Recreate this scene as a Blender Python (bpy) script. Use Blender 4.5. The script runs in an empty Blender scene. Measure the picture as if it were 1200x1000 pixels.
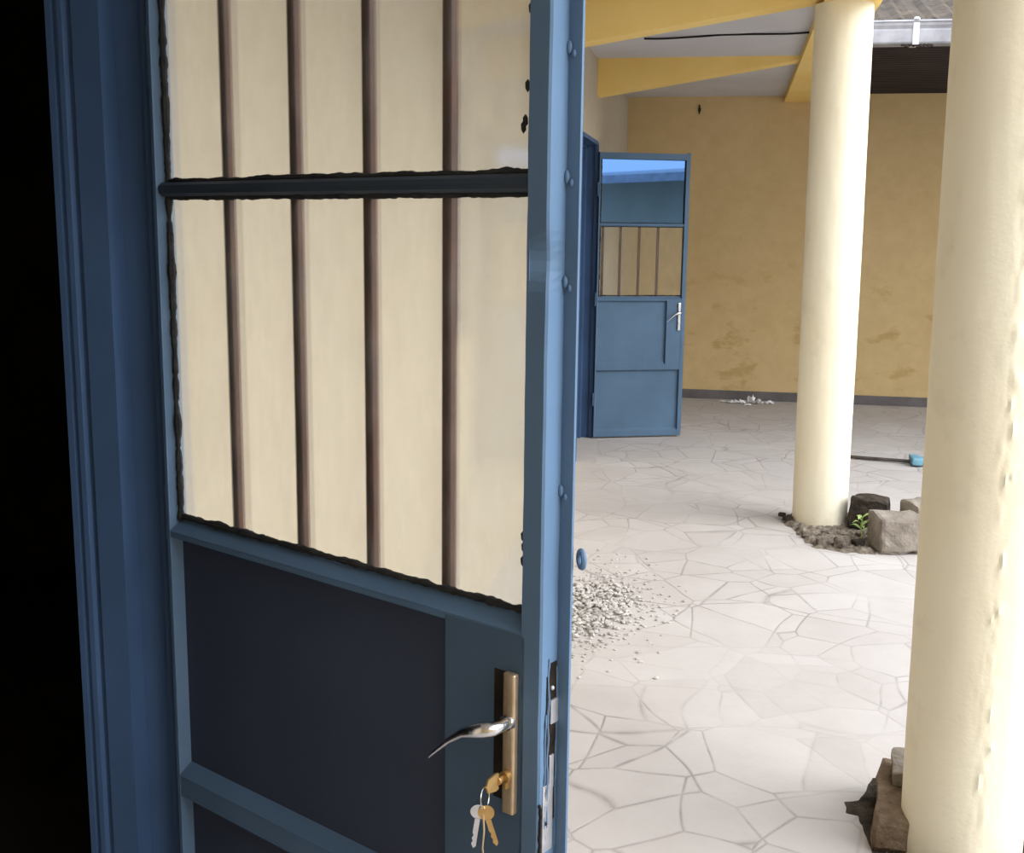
import bpy, bmesh, math, random
from mathutils import Vector, Matrix, noise

S = bpy.context.scene
COL = S.collection
R = math.radians

# ------------------------------------------------------------------ camera
cam_d = bpy.data.cameras.new('camera')
cam = bpy.data.objects.new('camera', cam_d)
COL.objects.link(cam)
fw = Vector((-0.18256603, 0.96801765, -0.17207986)).normalized()
rt = Vector((0.98221862, 0.1873623, 0.01191456)).normalized()
up = rt.cross(fw).normalized()
cam.matrix_world = Matrix(((rt.x, up.x, -fw.x, 0.0), (rt.y, up.y, -fw.y, 0.0),
                           (rt.z, up.z, -fw.z, 1.57), (0, 0, 0, 1)))
cam_d.sensor_fit = 'HORIZONTAL'
cam_d.sensor_width = 36.0
cam_d.lens = 1337.71 / 1200 * 36.0
cam_d.clip_start = 0.05
cam_d.clip_end = 200
S.camera = cam

# ------------------------------------------------------------------ sky, sun, exposure
W = bpy.data.worlds.new('overcast_sky')
S.world = W
W.use_nodes = True
nt = W.node_tree
bg = nt.nodes['Background']
tc = nt.nodes.new('ShaderNodeTexCoord')
sx = nt.nodes.new('ShaderNodeSeparateXYZ')
mr = nt.nodes.new('ShaderNodeMapRange')
mr.inputs['From Min'].default_value = -0.02
mr.inputs['From Max'].default_value = 1.0
cr = nt.nodes.new('ShaderNodeValToRGB')
cr.color_ramp.elements[0].color = (0.84, 0.89, 0.96, 1)
cr.color_ramp.elements[1].color = (0.94, 0.98, 1.06, 1)
nt.links.new(tc.outputs['Generated'], sx.inputs[0])
nt.links.new(sx.outputs['Z'], mr.inputs['Value'])
nt.links.new(mr.outputs['Result'], cr.inputs['Fac'])
nt.links.new(cr.outputs['Color'], bg.inputs['Color'])
bg.inputs['Strength'].default_value = 1.72

sun_d = bpy.data.lights.new('hazy_sun', 'SUN')
sun_d.energy = 1.8
sun_d.angle = R(45)
sun_d.color = (1.0, 0.97, 0.92)
sun = bpy.data.objects.new('hazy_sun', sun_d)
COL.objects.link(sun)
sun.rotation_euler = Vector((0.92, -0.24, 0.56)).to_track_quat('Z', 'Y').to_euler()
sun.location = (6, -2, 8)

S.view_settings.view_transform = 'Standard'
S.view_settings.look = 'None'
S.view_settings.gamma = 1
S.view_settings.use_curve_mapping = False
S.view_settings.exposure = 0.95


# ------------------------------------------------------------------ material helpers
def mat(name, rough=0.6, spec=0.4, metal=0.0):
    m = bpy.data.materials.new(name)
    m.use_nodes = True
    t = m.node_tree
    b = t.nodes['Principled BSDF']
    b.inputs['Roughness'].default_value = rough
    b.inputs['Specular IOR Level'].default_value = spec
    b.inputs['Metallic'].default_value = metal
    return m, t, b


def N(t, kind, **kw):
    n = t.nodes.new(kind)
    for k, v in kw.items():
        if k in n.inputs:
            n.inputs[k].default_value = v
        else:
            setattr(n, k, v)
    return n


def coords(t, scale=(1, 1, 1), loc=(0, 0, 0)):
    c = N(t, 'ShaderNodeTexCoord')
    mp = N(t, 'ShaderNodeMapping')
    mp.inputs['Scale'].default_value = scale
    mp.inputs['Location'].default_value = loc
    t.links.new(c.outputs['Object'], mp.inputs['Vector'])
    return mp.outputs['Vector']


def ramp(t, fac, stops):
    r = N(t, 'ShaderNodeValToRGB')
    e = r.color_ramp.elements
    while len(e) < len(stops):
        e.new(0.5)
    for i, (p, c) in enumerate(stops):
        e[i].position = p
        e[i].color = (*c, 1)
    t.links.new(fac, r.inputs['Fac'])
    return r.outputs['Color']


def mix(t, fac, a, b, mode='MIX'):
    m = N(t, 'ShaderNodeMix', data_type='RGBA', blend_type=mode)
    for sock, v in ((m.inputs[0], fac), (m.inputs[6], a), (m.inputs[7], b)):
        if hasattr(v, 'is_linked'):
            t.links.new(v, sock)
        elif isinstance(v, (int, float)):
            sock.default_value = v
        else:
            sock.default_value = (*v, 1)
    return m.outputs[2]


def noise_t(t, vec, scale, detail=4, rough=0.55):
    n = N(t, 'ShaderNodeTexNoise', Scale=scale, Detail=detail, Roughness=rough)
    t.links.new(vec, n.inputs['Vector'])
    return n.outputs['Fac']


def bump(t, b, h, strength=0.3, dist=0.01, prev=None):
    n = N(t, 'ShaderNodeBump', Strength=strength, Distance=dist)
    t.links.new(h, n.inputs['Height'])
    if prev is not None:
        t.links.new(prev, n.inputs['Normal'])
    t.links.new(n.outputs['Normal'], b.inputs['Normal'])
    return n.outputs['Normal']


def simple(name, c1, c2, scale=6, rough=0.6, spec=0.4, metal=0.0, bs=0.15, bd=0.004):
    m, t, b = mat(name, rough, spec, metal)
    v = coords(t)
    f = noise_t(t, v, scale)
    t.links.new(ramp(t, f, [(0.3, c1), (0.7, c2)]), b.inputs['Base Color'])
    bump(t, b, noise_t(t, v, scale * 6), bs, bd)
    return m


# blue gloss paint on sheet steel
def paint_mat(name, c, dark=0.8, rough=0.5, spec=0.2, chips=True):
    m, t, b = mat(name, rough, spec)
    v = coords(t)
    f = noise_t(t, v, 3.0, 5)
    base = ramp(t, f, [(0.25, tuple(x * dark for x in c)), (0.75, tuple(x * 1.08 for x in c))])
    if chips:
        g = noise_t(t, v, 38, 6, 0.7)
        k = ramp(t, g, [(0.71, (0, 0, 0)), (0.735, (1, 1, 1))])
        base = mix(t, k, base, tuple(x * 0.45 for x in c))
    t.links.new(base, b.inputs['Base Color'])
    n = bump(t, b, noise_t(t, v, 14, 3), 0.12, 0.004)
    bump(t, b, noise_t(t, v, 120, 2), 0.08, 0.001, n)
    return m


M = {}
M['blue'] = paint_mat('blue_steel_paint', (0.110, 0.192, 0.318))
M['blue_frame'] = paint_mat('blue_frame_paint', (0.060, 0.115, 0.235), chips=False)
M['blue_panel'] = paint_mat('blue_panel_paint', (0.052, 0.068, 0.115), chips=False, rough=0.5)
M['blue_far'] = paint_mat('blue_aged_paint', (0.085, 0.150, 0.235), chips=False)
M['putty'] = simple('dark_window_putty', (0.020, 0.022, 0.026), (0.045, 0.045, 0.045), 40, 0.9, 0.1, bs=0.6)
M['rust'] = simple('red_brown_bar_paint', (0.045, 0.015, 0.009), (0.085, 0.028, 0.016), 12, 0.6, 0.3)
M['brass'] = simple('worn_brass', (0.50, 0.38, 0.24), (0.68, 0.56, 0.42), 30, 0.38, 0.5, 0.75)
M['keybrass'] = simple('key_brass', (0.50, 0.30, 0.10), (0.62, 0.42, 0.18), 30, 0.35, 0.5, 0.8)
M['chrome'] = simple('dull_chrome', (0.62, 0.63, 0.65), (0.78, 0.78, 0.80), 20, 0.22, 0.5, 1.0)
M['zinc'] = simple('zinc_plate', (0.42, 0.43, 0.46), (0.62, 0.62, 0.66), 30, 0.45, 0.5, 0.7)
M['lockdark'] = simple('lock_cavity', (0.010, 0.009, 0.008), (0.03, 0.022, 0.018), 30, 0.9, 0.1)
M['black'] = simple('black_rubber', (0.01, 0.01, 0.01), (0.02, 0.02, 0.02), 20, 0.7, 0.2)
M['base'] = simple('grey_skirting_paint', (0.11, 0.10, 0.10), (0.17, 0.155, 0.155), 5, 0.8, 0.2)
M['ceil'] = simple('ceiling_whitewash', (0.54, 0.53, 0.54), (0.63, 0.62, 0.63), 1.4, 0.9, 0.1, bs=0.1)
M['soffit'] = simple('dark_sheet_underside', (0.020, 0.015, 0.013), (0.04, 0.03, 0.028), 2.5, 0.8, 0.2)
M['gutter'] = simple('galvanised_gutter', (0.20, 0.20, 0.215), (0.36, 0.36, 0.385), 7, 0.55, 0.4, 0.15)
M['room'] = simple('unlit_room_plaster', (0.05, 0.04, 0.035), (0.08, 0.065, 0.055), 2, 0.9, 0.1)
M['concrete'] = simple('rough_grey_block', (0.17, 0.145, 0.12), (0.34, 0.305, 0.26), 9, 0.95, 0.1, bs=0.7, bd=0.012)
M['darkstone'] = simple('damp_dark_stone', (0.020, 0.017, 0.014), (0.085, 0.070, 0.055), 16, 0.95, 0.1, bs=0.8, bd=0.015)
M['brownstone'] = simple('muddy_brown_block', (0.10, 0.065, 0.04), (0.26, 0.20, 0.14), 14, 0.95, 0.1, bs=0.7, bd=0.012)
M['soil'] = simple('crumbled_soil', (0.06, 0.045, 0.032), (0.38, 0.33, 0.27), 22, 1.0, 0.05, bs=0.9, bd=0.02)
M['gravel'] = simple('pale_gravel', (0.34, 0.32, 0.30), (0.56, 0.54, 0.52), 18, 0.85, 0.2)
M['litter'] = simple('white_scrap_paper', (0.72, 0.73, 0.75), (0.82, 0.83, 0.85), 9, 0.8, 0.2)
M['leaf'] = simple('young_leaf', (0.22, 0.34, 0.08), (0.45, 0.55, 0.22), 15, 0.6, 0.3)
M['bluecloth'] = simple('pale_blue_plastic', (0.09, 0.24, 0.34), (0.20, 0.42, 0.52), 12, 0.5, 0.4)
M['darkwood'] = simple('weathered_dark_stick', (0.05, 0.04, 0.035), (0.11, 0.09, 0.08), 12, 0.85, 0.1)
M['oppwall'] = simple('courtyard_render', (0.50, 0.42, 0.27), (0.60, 0.52, 0.36), 1.2, 0.9, 0.1)


# ochre distemper wall with damp stains
def wall_mat(name, stains=True, tint=(1, 1, 1)):
    m, t, b = mat(name, 0.88, 0.15)
    v = coords(t)
    big = noise_t(t, v, 0.7, 4)
    fine = noise_t(t, v, 9, 5, 0.65)
    c = ramp(t, big, [(0.3, (0.62, 0.475, 0.255)), (0.7, (0.70, 0.56, 0.33))])
    c = mix(t, 0.25, c, ramp(t, fine, [(0.3, (0.50, 0.38, 0.20)), (0.7, (0.76, 0.62, 0.38))]))
    c = mix(t, 1.0, c, tint, 'MULTIPLY')
    if stains:
        # brown damp blooms in the lower metre and a half
        st = noise_t(t, coords(t, (2.1, 2.1, 3.4), (1.7, 0.4, 0.9)), 1.5, 7, 0.62)
        k = ramp(t, st, [(0.57, (0, 0, 0)), (0.66, (1, 1, 1))])
        sep = N(t, 'ShaderNodeSeparateXYZ')
        t.links.new(v, sep.inputs[0])
        hm = N(t, 'ShaderNodeMapRange')
        hm.inputs['From Min'].default_value = 0.75
        hm.inputs['From Max'].default_value = 1.5
        hm.inputs['To Min'].default_value = 0.60
        hm.inputs['To Max'].default_value = 0.08
        t.links.new(sep.outputs['Z'], hm.inputs['Value'])
        mu = N(t, 'ShaderNodeMath', operation='MULTIPLY')
        t.links.new(k, mu.inputs[0])
        t.links.new(hm.outputs['Result'], mu.inputs[1])
        c = mix(t, mu.outputs[0], c, (0.42, 0.27, 0.09))
    t.links.new(c, b.inputs['Base Color'])
    n = bump(t, b, fine, 0.12, 0.006)
    bump(t, b, noise_t(t, v, 60, 3), 0.12, 0.002, n)
    return m


M['wall'] = wall_mat('ochre_wall_distemper', tint=(0.92, 0.86, 0.77))
M['wall_pale'] = wall_mat('cream_wall_distemper', False, tint=(0.67, 0.74, 0.99))
M['beam'] = simple('ochre_beam_paint', (0.84, 0.58, 0.18), (0.90, 0.68, 0.26), 2, 0.85, 0.15, bs=0.15)


def column_mat():
    m, t, b = mat('cream_column_plaster', 0.8, 0.2)
    v = coords(t)
    f = noise_t(t, coords(t, (2, 2, 0.8)), 1.6, 5)
    c = ramp(t, f, [(0.3, (0.77, 0.705, 0.53)), (0.7, (0.83, 0.785, 0.63))])
    g = noise_t(t, v, 5, 6, 0.7)
    c = mix(t, ramp(t, g, [(0.56, (0, 0, 0)), (0.72, (0.35, 0.35, 0.35))]), c, (0.58, 0.52, 0.40))
    t.links.new(c, b.inputs['Base Color'])
    n = bump(t, b, noise_t(t, v, 10, 4), 0.18, 0.01)
    bump(t, b, noise_t(t, v, 55, 4, 0.7), 0.25, 0.004, n)
    return m


M['column'] = column_mat()


# crazy paving of irregular stone offcuts set in grey grout
def paving_mat():
    m, t, b = mat('crazy_paving', 0.75, 0.25)
    v = coords(t, (1, 1, 0))
    wn = N(t, 'ShaderNodeTexNoise', Scale=1.3, Detail=2)
    t.links.new(v, wn.inputs['Vector'])
    off = N(t, 'ShaderNodeVectorMath', operation='SCALE')
    off.inputs['Scale'].default_value = 0.16
    t.links.new(wn.outputs['Color'], off.inputs[0])
    add = N(t, 'ShaderNodeVectorMath', operation='ADD')
    t.links.new(v, add.inputs[0])
    t.links.new(off.outputs[0], add.inputs[1])
    pv = add.outputs[0]
    def cells(scale, rot, loc):
        mp = N(t, 'ShaderNodeMapping')
        mp.inputs['Rotation'].default_value = (0, 0, rot)
        mp.inputs['Location'].default_value = loc
        t.links.new(pv, mp.inputs['Vector'])
        e_ = N(t, 'ShaderNodeTexVoronoi', feature='DISTANCE_TO_EDGE', Scale=scale)
        c_ = N(t, 'ShaderNodeTexVoronoi', feature='F1', Scale=scale)
        for n_ in (e_, c_):
            n_.inputs['Randomness'].default_value = 1.0
            t.links.new(mp.outputs[0], n_.inputs['Vector'])
        d_ = N(t, 'ShaderNodeMath', operation='DIVIDE')
        t.links.new(e_.outputs['Distance'], d_.inputs[0])
        d_.inputs[1].default_value = scale
        h_ = N(t, 'ShaderNodeSeparateColor')
        t.links.new(c_.outputs['Color'], h_.inputs[0])
        return d_.outputs[0], h_.outputs[0]
    e1, h1 = cells(3.3, 0.0, (0, 0, 0))
    e2, h2 = cells(2.5, 0.7, (4.3, 1.9, 0))
    mn = N(t, 'ShaderNodeMath', operation='MINIMUM')
    t.links.new(e1, mn.inputs[0])
    t.links.new(e2, mn.inputs[1])
    line = ramp(t, mn.outputs[0], [(0.0018, (1, 1, 1)), (0.0050, (0, 0, 0))])
    hm_ = N(t, 'ShaderNodeMath', operation='MULTIPLY_ADD')
    t.links.new(h1, hm_.inputs[0])
    hm_.inputs[1].default_value = 0.5
    hh = N(t, 'ShaderNodeMath', operation='MULTIPLY')
    t.links.new(h2, hh.inputs[0])
    hh.inputs[1].default_value = 0.5
    t.links.new(hh.outputs[0], hm_.inputs[2])
    stone = ramp(t, hm_.outputs[0], [(0.1, (0.42, 0.392, 0.375)), (0.5, (0.455, 0.427, 0.410)), (0.9, (0.50, 0.475, 0.462))])
    cl = noise_t(t, v, 3.5, 6, 0.65)
    stone = mix(t, 0.35, stone, ramp(t, cl, [(0.3, (0.39, 0.36, 0.34)), (0.7, (0.53, 0.505, 0.49))]))
    # dust that fills and hides the joints
    du = noise_t(t, coords(t, (1, 1, 0), (3.1, 0.6, 0)), 1.0, 4)
    dk = ramp(t, du, [(0.44, (1, 1, 1)), (0.62, (0.15, 0.15, 0.15))])
    lk = mix(t, 1.0, line, dk, 'MULTIPLY')
    br = noise_t(t, v, 9, 3)
    lk = mix(t, 1.0, lk, ramp(t, br, [(0.35, (0.45, 0.45, 0.45)), (0.6, (1, 1, 1))]), 'MULTIPLY')
    c = mix(t, lk, stone, (0.27, 0.245, 0.235))
    t.links.new(c, b.inputs['Base Color'])
    inv = N(t, 'ShaderNodeMath', operation='SUBTRACT')
    inv.inputs[0].default_value = 1.0
    t.links.new(lk, inv.inputs[1])
    n = bump(t, b, inv.outputs[0], 0.35, 0.006)
    bump(t, b, noise_t(t, v, 28, 5), 0.25, 0.004, n)
    return m


M['paving'] = paving_mat()


def corrugated_mat(name, c1, c2, c3):
    m, t, b = mat(name, 0.8, 0.2)
    v = coords(t)
    f = noise_t(t, v, 5, 7, 0.7)
    t.links.new(ramp(t, f, [(0.3, c1), (0.5, c2), (0.7, c3)]), b.inputs['Base Color'])
    bump(t, b, noise_t(t, v, 30), 0.3, 0.005)
    return m


M['rustroof'] = corrugated_mat('rusty_roof_sheet', (0.02, 0.016, 0.012), (0.055, 0.042, 0.030), (0.12, 0.09, 0.065))
M['greyroof'] = corrugated_mat('grey_roof_sheet', (0.30, 0.30, 0.31), (0.42, 0.42, 0.43), (0.55, 0.54, 0.53))


# slightly frosted dusty window glass
def glass_mat():
    m = bpy.data.materials.new('dusty_frosted_glass')
    m.use_nodes = True
    t = m.node_tree
    t.nodes.remove(t.nodes['Principled BSDF'])
    out = t.nodes['Material Output']
    v = coords(t)
    ref = N(t, 'ShaderNodeBsdfRefraction', IOR=1.16, Roughness=0.17)
    ref.inputs['Color'].default_value = (0.98, 0.985, 0.975, 1)
    tr = N(t, 'ShaderNodeBsdfTransparent')
    tr.inputs['Color'].default_value = (0.97, 0.975, 0.96, 1)
    m1 = N(t, 'ShaderNodeMixShader')
    m1.inputs[0].default_value = 0.45
    t.links.new(ref.outputs[0], m1.inputs[1])
    t.links.new(tr.outputs[0], m1.inputs[2])
    dust = N(t, 'ShaderNodeBsdfDiffuse')
    dust.inputs['Color'].default_value = (0.70, 0.68, 0.60, 1)
    tl = N(t, 'ShaderNodeBsdfTranslucent')
    tl.inputs['Color'].default_value = (0.80, 0.77, 0.68, 1)
    md = N(t, 'ShaderNodeMixShader')
    md.inputs[0].default_value = 0.7
    t.links.new(dust.outputs[0], md.inputs[1])
    t.links.new(tl.outputs[0], md.inputs[2])
    f = noise_t(t, coords(t, (1.6, 1, 0.5)), 14, 6, 0.7)
    k = N(t, 'ShaderNodeMapRange')
    k.inputs['From Min'].default_value = 0.35
    k.inputs['From Max'].default_value = 0.75
    k.inputs['To Min'].default_value = 0.03
    k.inputs['To Max'].default_value = 0.13
    t.links.new(f, k.inputs['Value'])
    m2 = N(t, 'ShaderNodeMixShader')
    t.links.new(k.outputs['Result'], m2.inputs[0])
    t.links.new(m1.outputs[0], m2.inputs[1])
    t.links.new(md.outputs[0], m2.inputs[2])
    gl = N(t, 'ShaderNodeBsdfGlossy', Roughness=0.12)
    m3 = N(t, 'ShaderNodeMixShader')
    m3.inputs[0].default_value = 0.03
    t.links.new(m2.outputs[0], m3.inputs[1])
    t.links.new(gl.outputs[0], m3.inputs[2])
    t.links.new(m3.outputs[0], out.inputs['Surface'])
    return m


def blue_glass_mat():
    m = bpy.data.materials.new('blue_reflective_glass')
    m.use_nodes = True
    t = m.node_tree
    t.nodes.remove(t.nodes['Principled BSDF'])
    out = t.nodes['Material Output']
    gl = N(t, 'ShaderNodeBsdfGlossy', Roughness=0.015)
    gl.inputs['Color'].default_value = (0.125, 0.255, 0.52, 1)
    tr = N(t, 'ShaderNodeBsdfTransparent')
    tr.inputs['Color'].default_value = (0.05, 0.14, 0.30, 1)
    df = N(t, 'ShaderNodeBsdfDiffuse')
    df.inputs['Color'].default_value = (0.02, 0.05, 0.09, 1)
    a = N(t, 'ShaderNodeMixShader')
    a.inputs[0].default_value = 0.3
    t.links.new(tr.outputs[0], a.inputs[1])
    t.links.new(df.outputs[0], a.inputs[2])
    k = N(t, 'ShaderNodeMixShader')
    k.inputs[0].default_value = 0.62
    t.links.new(a.outputs[0], k.inputs[1])
    t.links.new(gl.outputs[0], k.inputs[2])
    t.links.new(k.outputs[0], out.inputs['Surface'])
    return m


M['glass'] = glass_mat()
M['blueglass'] = blue_glass_mat()


# ------------------------------------------------------------------ mesh helpers
class MB:
    def __init__(s):
        s.bm = bmesh.new()

    def box(s, x0, x1, y0, y1, z0, z1, bev=0.0, seg=2, taper=None):
        b = bmesh.new()
        bmesh.ops.create_cube(b, size=1)
        for v in b.verts:
            v.co = Vector(((x0 + x1) / 2 + v.co.x * (x1 - x0), (y0 + y1) / 2 + v.co.y * (y1 - y0),
                           (z0 + z1) / 2 + v.co.z * (z1 - z0)))
        if bev:
            bmesh.ops.bevel(b, geom=b.edges[:], offset=bev, segments=seg, affect='EDGES', profile=0.6)
        s.merge(b)
        return s

    def merge(s, b, mx=None):
        if mx is not None:
            bmesh.ops.transform(b, matrix=mx, verts=b.verts)
        me = bpy.data.meshes.new('tmp')
        b.to_mesh(me)
        b.free()
        s.bm.from_mesh(me)
        bpy.data.meshes.remove(me)

    def prism(s, pts, axis, a, b_):
        """closed outline pts (2-D) extruded from a to b_ along axis (0,1,2)"""
        def mk(p, w):
            if axis == 0: return (w, p[0], p[1])
            if axis == 1: return (p[0], w, p[1])
            return (p[0], p[1], w)
        A = [s.bm.verts.new(mk(p, a)) for p in pts]
        B = [s.bm.verts.new(mk(p, b_)) for p in pts]
        n = len(pts)
        s.bm.faces.new(A)
        s.bm.faces.new(B[::-1])
        for i in range(n):
            s.bm.faces.new((A[i], B[i], B[(i + 1) % n], A[(i + 1) % n]))
        return s

    def tube(s, path, radii, seg=14, flat=None, caps=True):
        """skin rings along a path; flat=(axis vector, factor) squashes the section"""
        path = [Vector(p) for p in path]
        if not hasattr(radii, '__len__'):
            radii = [radii] * len(path)
        rings = []
        ref = Vector((0, 0, 1))
        for i, p in enumerate(path):
            d = (path[min(i + 1, len(path) - 1)] - path[max(i - 1, 0)]).normalized()
            if abs(d.dot(ref)) > 0.95:
                ref = Vector((1, 0, 0))
            u = d.cross(ref).normalized()
            w = u.cross(d).normalized()
            ring = []
            for k in range(seg):
                a = 2 * math.pi * k / seg
                q = u * math.cos(a) * radii[i] + w * math.sin(a) * radii[i] * (flat if flat else 1)
                ring.append(s.bm.verts.new(p + q))
            rings.append(ring)
        for a, b in zip(rings, rings[1:]):
            for k in range(seg):
                s.bm.faces.new((a[k], a[(k + 1) % seg], b[(k + 1) % seg], b[k]))
        if caps:
            s.bm.faces.new(rings[0][::-1])
            s.bm.faces.new(rings[-1])
        return s

    def ring(s, c, r, rr, n=(0, 1, 0), seg=24, sec=8, arc=2 * math.pi, a0=0):
        n = Vector(n).normalized()
        u = n.orthogonal().normalized()
        w = n.cross(u)
        c = Vector(c)
        full = abs(arc - 2 * math.pi) < 1e-4
        rings = []
        cnt = seg if full else seg + 1
        for i in range(cnt):
            a = a0 + arc * i / seg
            d = u * math.cos(a) + w * math.sin(a)
            rings.append([s.bm.verts.new(c + d * (r + rr * math.cos(b)) + n * rr * math.sin(b))
                          for b in [2 * math.pi * k / sec for k in range(sec)]])
        pairs = list(zip(rings, rings[1:])) + ([(rings[-1], rings[0])] if full else [])
        for a, b in pairs:
            for k in range(sec):
                s.bm.faces.new((a[k], a[(k + 1) % sec], b[(k + 1) % sec], b[k]))
        return s

    def ball(s, c, r, sc=(1, 1, 1), sub=2):
        b = bmesh.new()
        bmesh.ops.create_icosphere(b, subdivisions=sub, radius=r)
        s.merge(b, Matrix.Translation(Vector(c)) @ Matrix.Diagonal((*sc, 1)))
        return s

    def build(s, name, m, parent=None, smooth=False, loc=None):
        bmesh.ops.recalc_face_normals(s.bm, faces=s.bm.faces[:])
        me = bpy.data.meshes.new(name)
        s.bm.to_mesh(me)
        s.bm.free()
        me.materials.append(m)
        if smooth:
            for p in me.polygons:
                p.use_smooth = True
            try:
                me.set_sharp_from_angle(angle=R(40))
            except Exception:
                pass
        o = bpy.data.objects.new(name, me)
        COL.objects.link(o)
        if parent:
            o.parent = parent
        if loc:
            o.location = loc
        return o


def tag(o, label=None, cat=None, group=None, kind=None):
    if label: o['label'] = label
    if cat: o['category'] = cat
    if group: o['group'] = group
    if kind: o['kind'] = kind
    return o


def empty(name, loc, rz=0.0):
    o = bpy.data.objects.new(name, None)
    COL.objects.link(o)
    o.location = loc
    o.rotation_euler = (0, 0, rz)
    o.empty_display_size = 0.1
    return o


# ------------------------------------------------------------------ main dimensions (metres)
XW = -0.99        # veranda face of the left wall
TW = 0.165        # its thickness
YH = 1.866        # hinge jamb of the near doorway
YF = 10.81        # far wall
ZC = 2.754        # veranda ceiling
D1A, D1B = YH - 0.93, YH
D2A, D2B = 7.62, 8.47
WA, WB = 6.20, 7.42

# ------------------------------------------------------------------ setting
f = MB()
f.box(-6.5, 12, -6, 18, -0.12, 0)
floor = f.build('floor', M['paving'])
tag(floor, 'pale crazy paving of irregular stone pieces with grey joints', 'floor', kind='structure')

w = MB()
X0, X1 = XW - TW, XW
w.box(X0, X1, -3.0, D1A, 0, 3.0)
w.box(X0, X1, D1A, D1B + 0.04, 2.20, 3.0)
w.box(X0, X1, D1B + 0.04, WA, 0, 3.0)
w.box(X0, X1, WA, WB, 0, 0.98)
w.box(X0, X1, WA, WB, 2.36, 3.0)
w.box(X0, X1, WB, D2A, 0, 3.0)
w.box(X0, X1, D2A, D2B + 0.04, 2.19, 3.0)
w.box(X0, X1, D2B + 0.04, YF, 0, 3.0)
tag(w.build('wall_left', M['wall_pale']), 'long cream wall on the left carrying both blue doors', 'wall', kind='structure')

w = MB()
w.box(-1.19, 8.2, YF, YF + 0.2, 0, 3.4)
tag(w.build('wall_back', M['wall']), 'stained ochre wall closing the far end', 'wall', kind='structure')

w = MB()
w.box(-1.155, 4.2, -1.9, -1.7, 0, ZC)  # added unseen wall, sized to keep sky light off door and jamb
tag(w.build('wall_light_block', M['wall']), 'added ochre wall behind the viewer blocking light from the near door', 'wall', kind='structure')

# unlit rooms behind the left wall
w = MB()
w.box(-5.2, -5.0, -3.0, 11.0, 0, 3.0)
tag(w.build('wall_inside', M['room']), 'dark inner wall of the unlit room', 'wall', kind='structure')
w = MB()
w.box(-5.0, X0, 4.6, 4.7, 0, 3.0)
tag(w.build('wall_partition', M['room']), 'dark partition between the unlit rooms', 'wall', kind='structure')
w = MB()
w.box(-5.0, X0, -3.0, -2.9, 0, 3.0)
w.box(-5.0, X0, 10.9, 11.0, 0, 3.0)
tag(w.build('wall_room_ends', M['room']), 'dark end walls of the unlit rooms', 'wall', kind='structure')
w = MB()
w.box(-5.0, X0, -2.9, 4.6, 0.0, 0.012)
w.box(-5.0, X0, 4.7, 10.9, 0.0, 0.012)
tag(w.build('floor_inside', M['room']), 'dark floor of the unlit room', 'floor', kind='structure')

# veranda slab over the walk and rooms
w = MB()
w.box(-5.2, 0.70, -3.2, YF, ZC, 3.02)
tag(w.build('ceiling', M['ceil']), 'grey white veranda ceiling slab', 'ceiling', kind='structure')

# skirting
w = MB()
w.box(XW + 0.012, 8.0, YF - 0.014, YF, 0, 0.085, 0.003)
tag(w.build('baseboard_back', M['base']), 'dark grey painted skirting along the far wall', 'skirting', kind='structure')

# cross beams that taper towards the columns
for i, yb in enumerate((-1.2, 2.0 + 0.75, 6.22, 8.37)):
    if i == 1:
        continue
    b = MB()
    zb = {0: 2.50, 2: 2.505, 3: 2.500}[i]
    b.prism([(XW, zb), (XW, ZC), (0.45, ZC), (0.45, 2.732)], 1, yb, yb + 0.16)
    o = b.build('trim_%d' % (i + 1), M['beam'])
    tag(o, ['ochre cross beam behind the viewer', '', 'nearest visible ochre cross beam tapering to the thin column',
            'second ochre cross beam above the far blue door'][i], 'beam', kind='structure')
b = MB()
b.box(0.40, 0.68, -3.0, YF, 2.700, ZC)
tag(b.build('trim_5', M['beam']), 'ochre edge beam running along the tops of the columns', 'beam', kind='structure')


# ------------------------------------------------------------------ columns
def column(x, y, r, label, seed, ridge=None):
    bm = MB()
    seg, rows = 128, 220
    rings = []
    H = 2.700
    for j in range(rows + 1):
        z = H * j / rows
        ring = []
        for k in range(seg):
            a = 2 * math.pi * k / seg
            n1 = noise.noise(Vector((math.cos(a) * 1.2, math.sin(a) * 1.2, z * 1.1 + seed)))
            n2 = noise.noise(Vector((math.cos(a) * 5, math.sin(a) * 5, z * 7 + seed * 3)))
            rr = r + 0.0022 * n1 + 0.0008 * n2
            if ridge is not None:
                da = (a - ridge + 0.05 * noise.noise(Vector((z * 4, 3, 0))) + math.pi) % (2 * math.pi) - math.pi
                g = math.exp(-(da / 0.12) ** 2)
                lump = max(0.0, noise.noise(Vector((a * 22, z * 19 + 0.6 * noise.noise(Vector((z * 5, 0, 0))), seed))) + 0.02)
                rr += g * 0.011 * lump * (1 if z < 2.0 else 0.5)
            ring.append(bm.bm.verts.new((math.cos(a) * rr, math.sin(a) * rr, z)))
        rings.append(ring)
    for a_, b_ in zip(rings, rings[1:]):
        for k in range(seg):
            bm.bm.faces.new((a_[k], a_[(k + 1) % seg], b_[(k + 1) % seg], b_[k]))
    bm.bm.faces.new(rings[0][::-1])
    bm.bm.faces.new(rings[-1])
    o = bm.build('column', M['column'], smooth=True, loc=(x, y, 0))
    o.rotation_euler = (0, R(-0.55), 0)
    tag(o, label, 'column')
    return o


column(0.533, 6.275, 0.146, 'slimmer looking cream round column farther off, standing in broken earth', 3.0)
column(0.640, 2.87, 0.147, 'large cream plastered column at the right edge, rough ridge down its face', 9.0, ridge=R(-86))
column(0.634, -0.6, 0.143, 'cream round column behind the viewer', 5.0)
COL.objects[-1]['label'] = 'cream round column behind the viewer'


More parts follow.
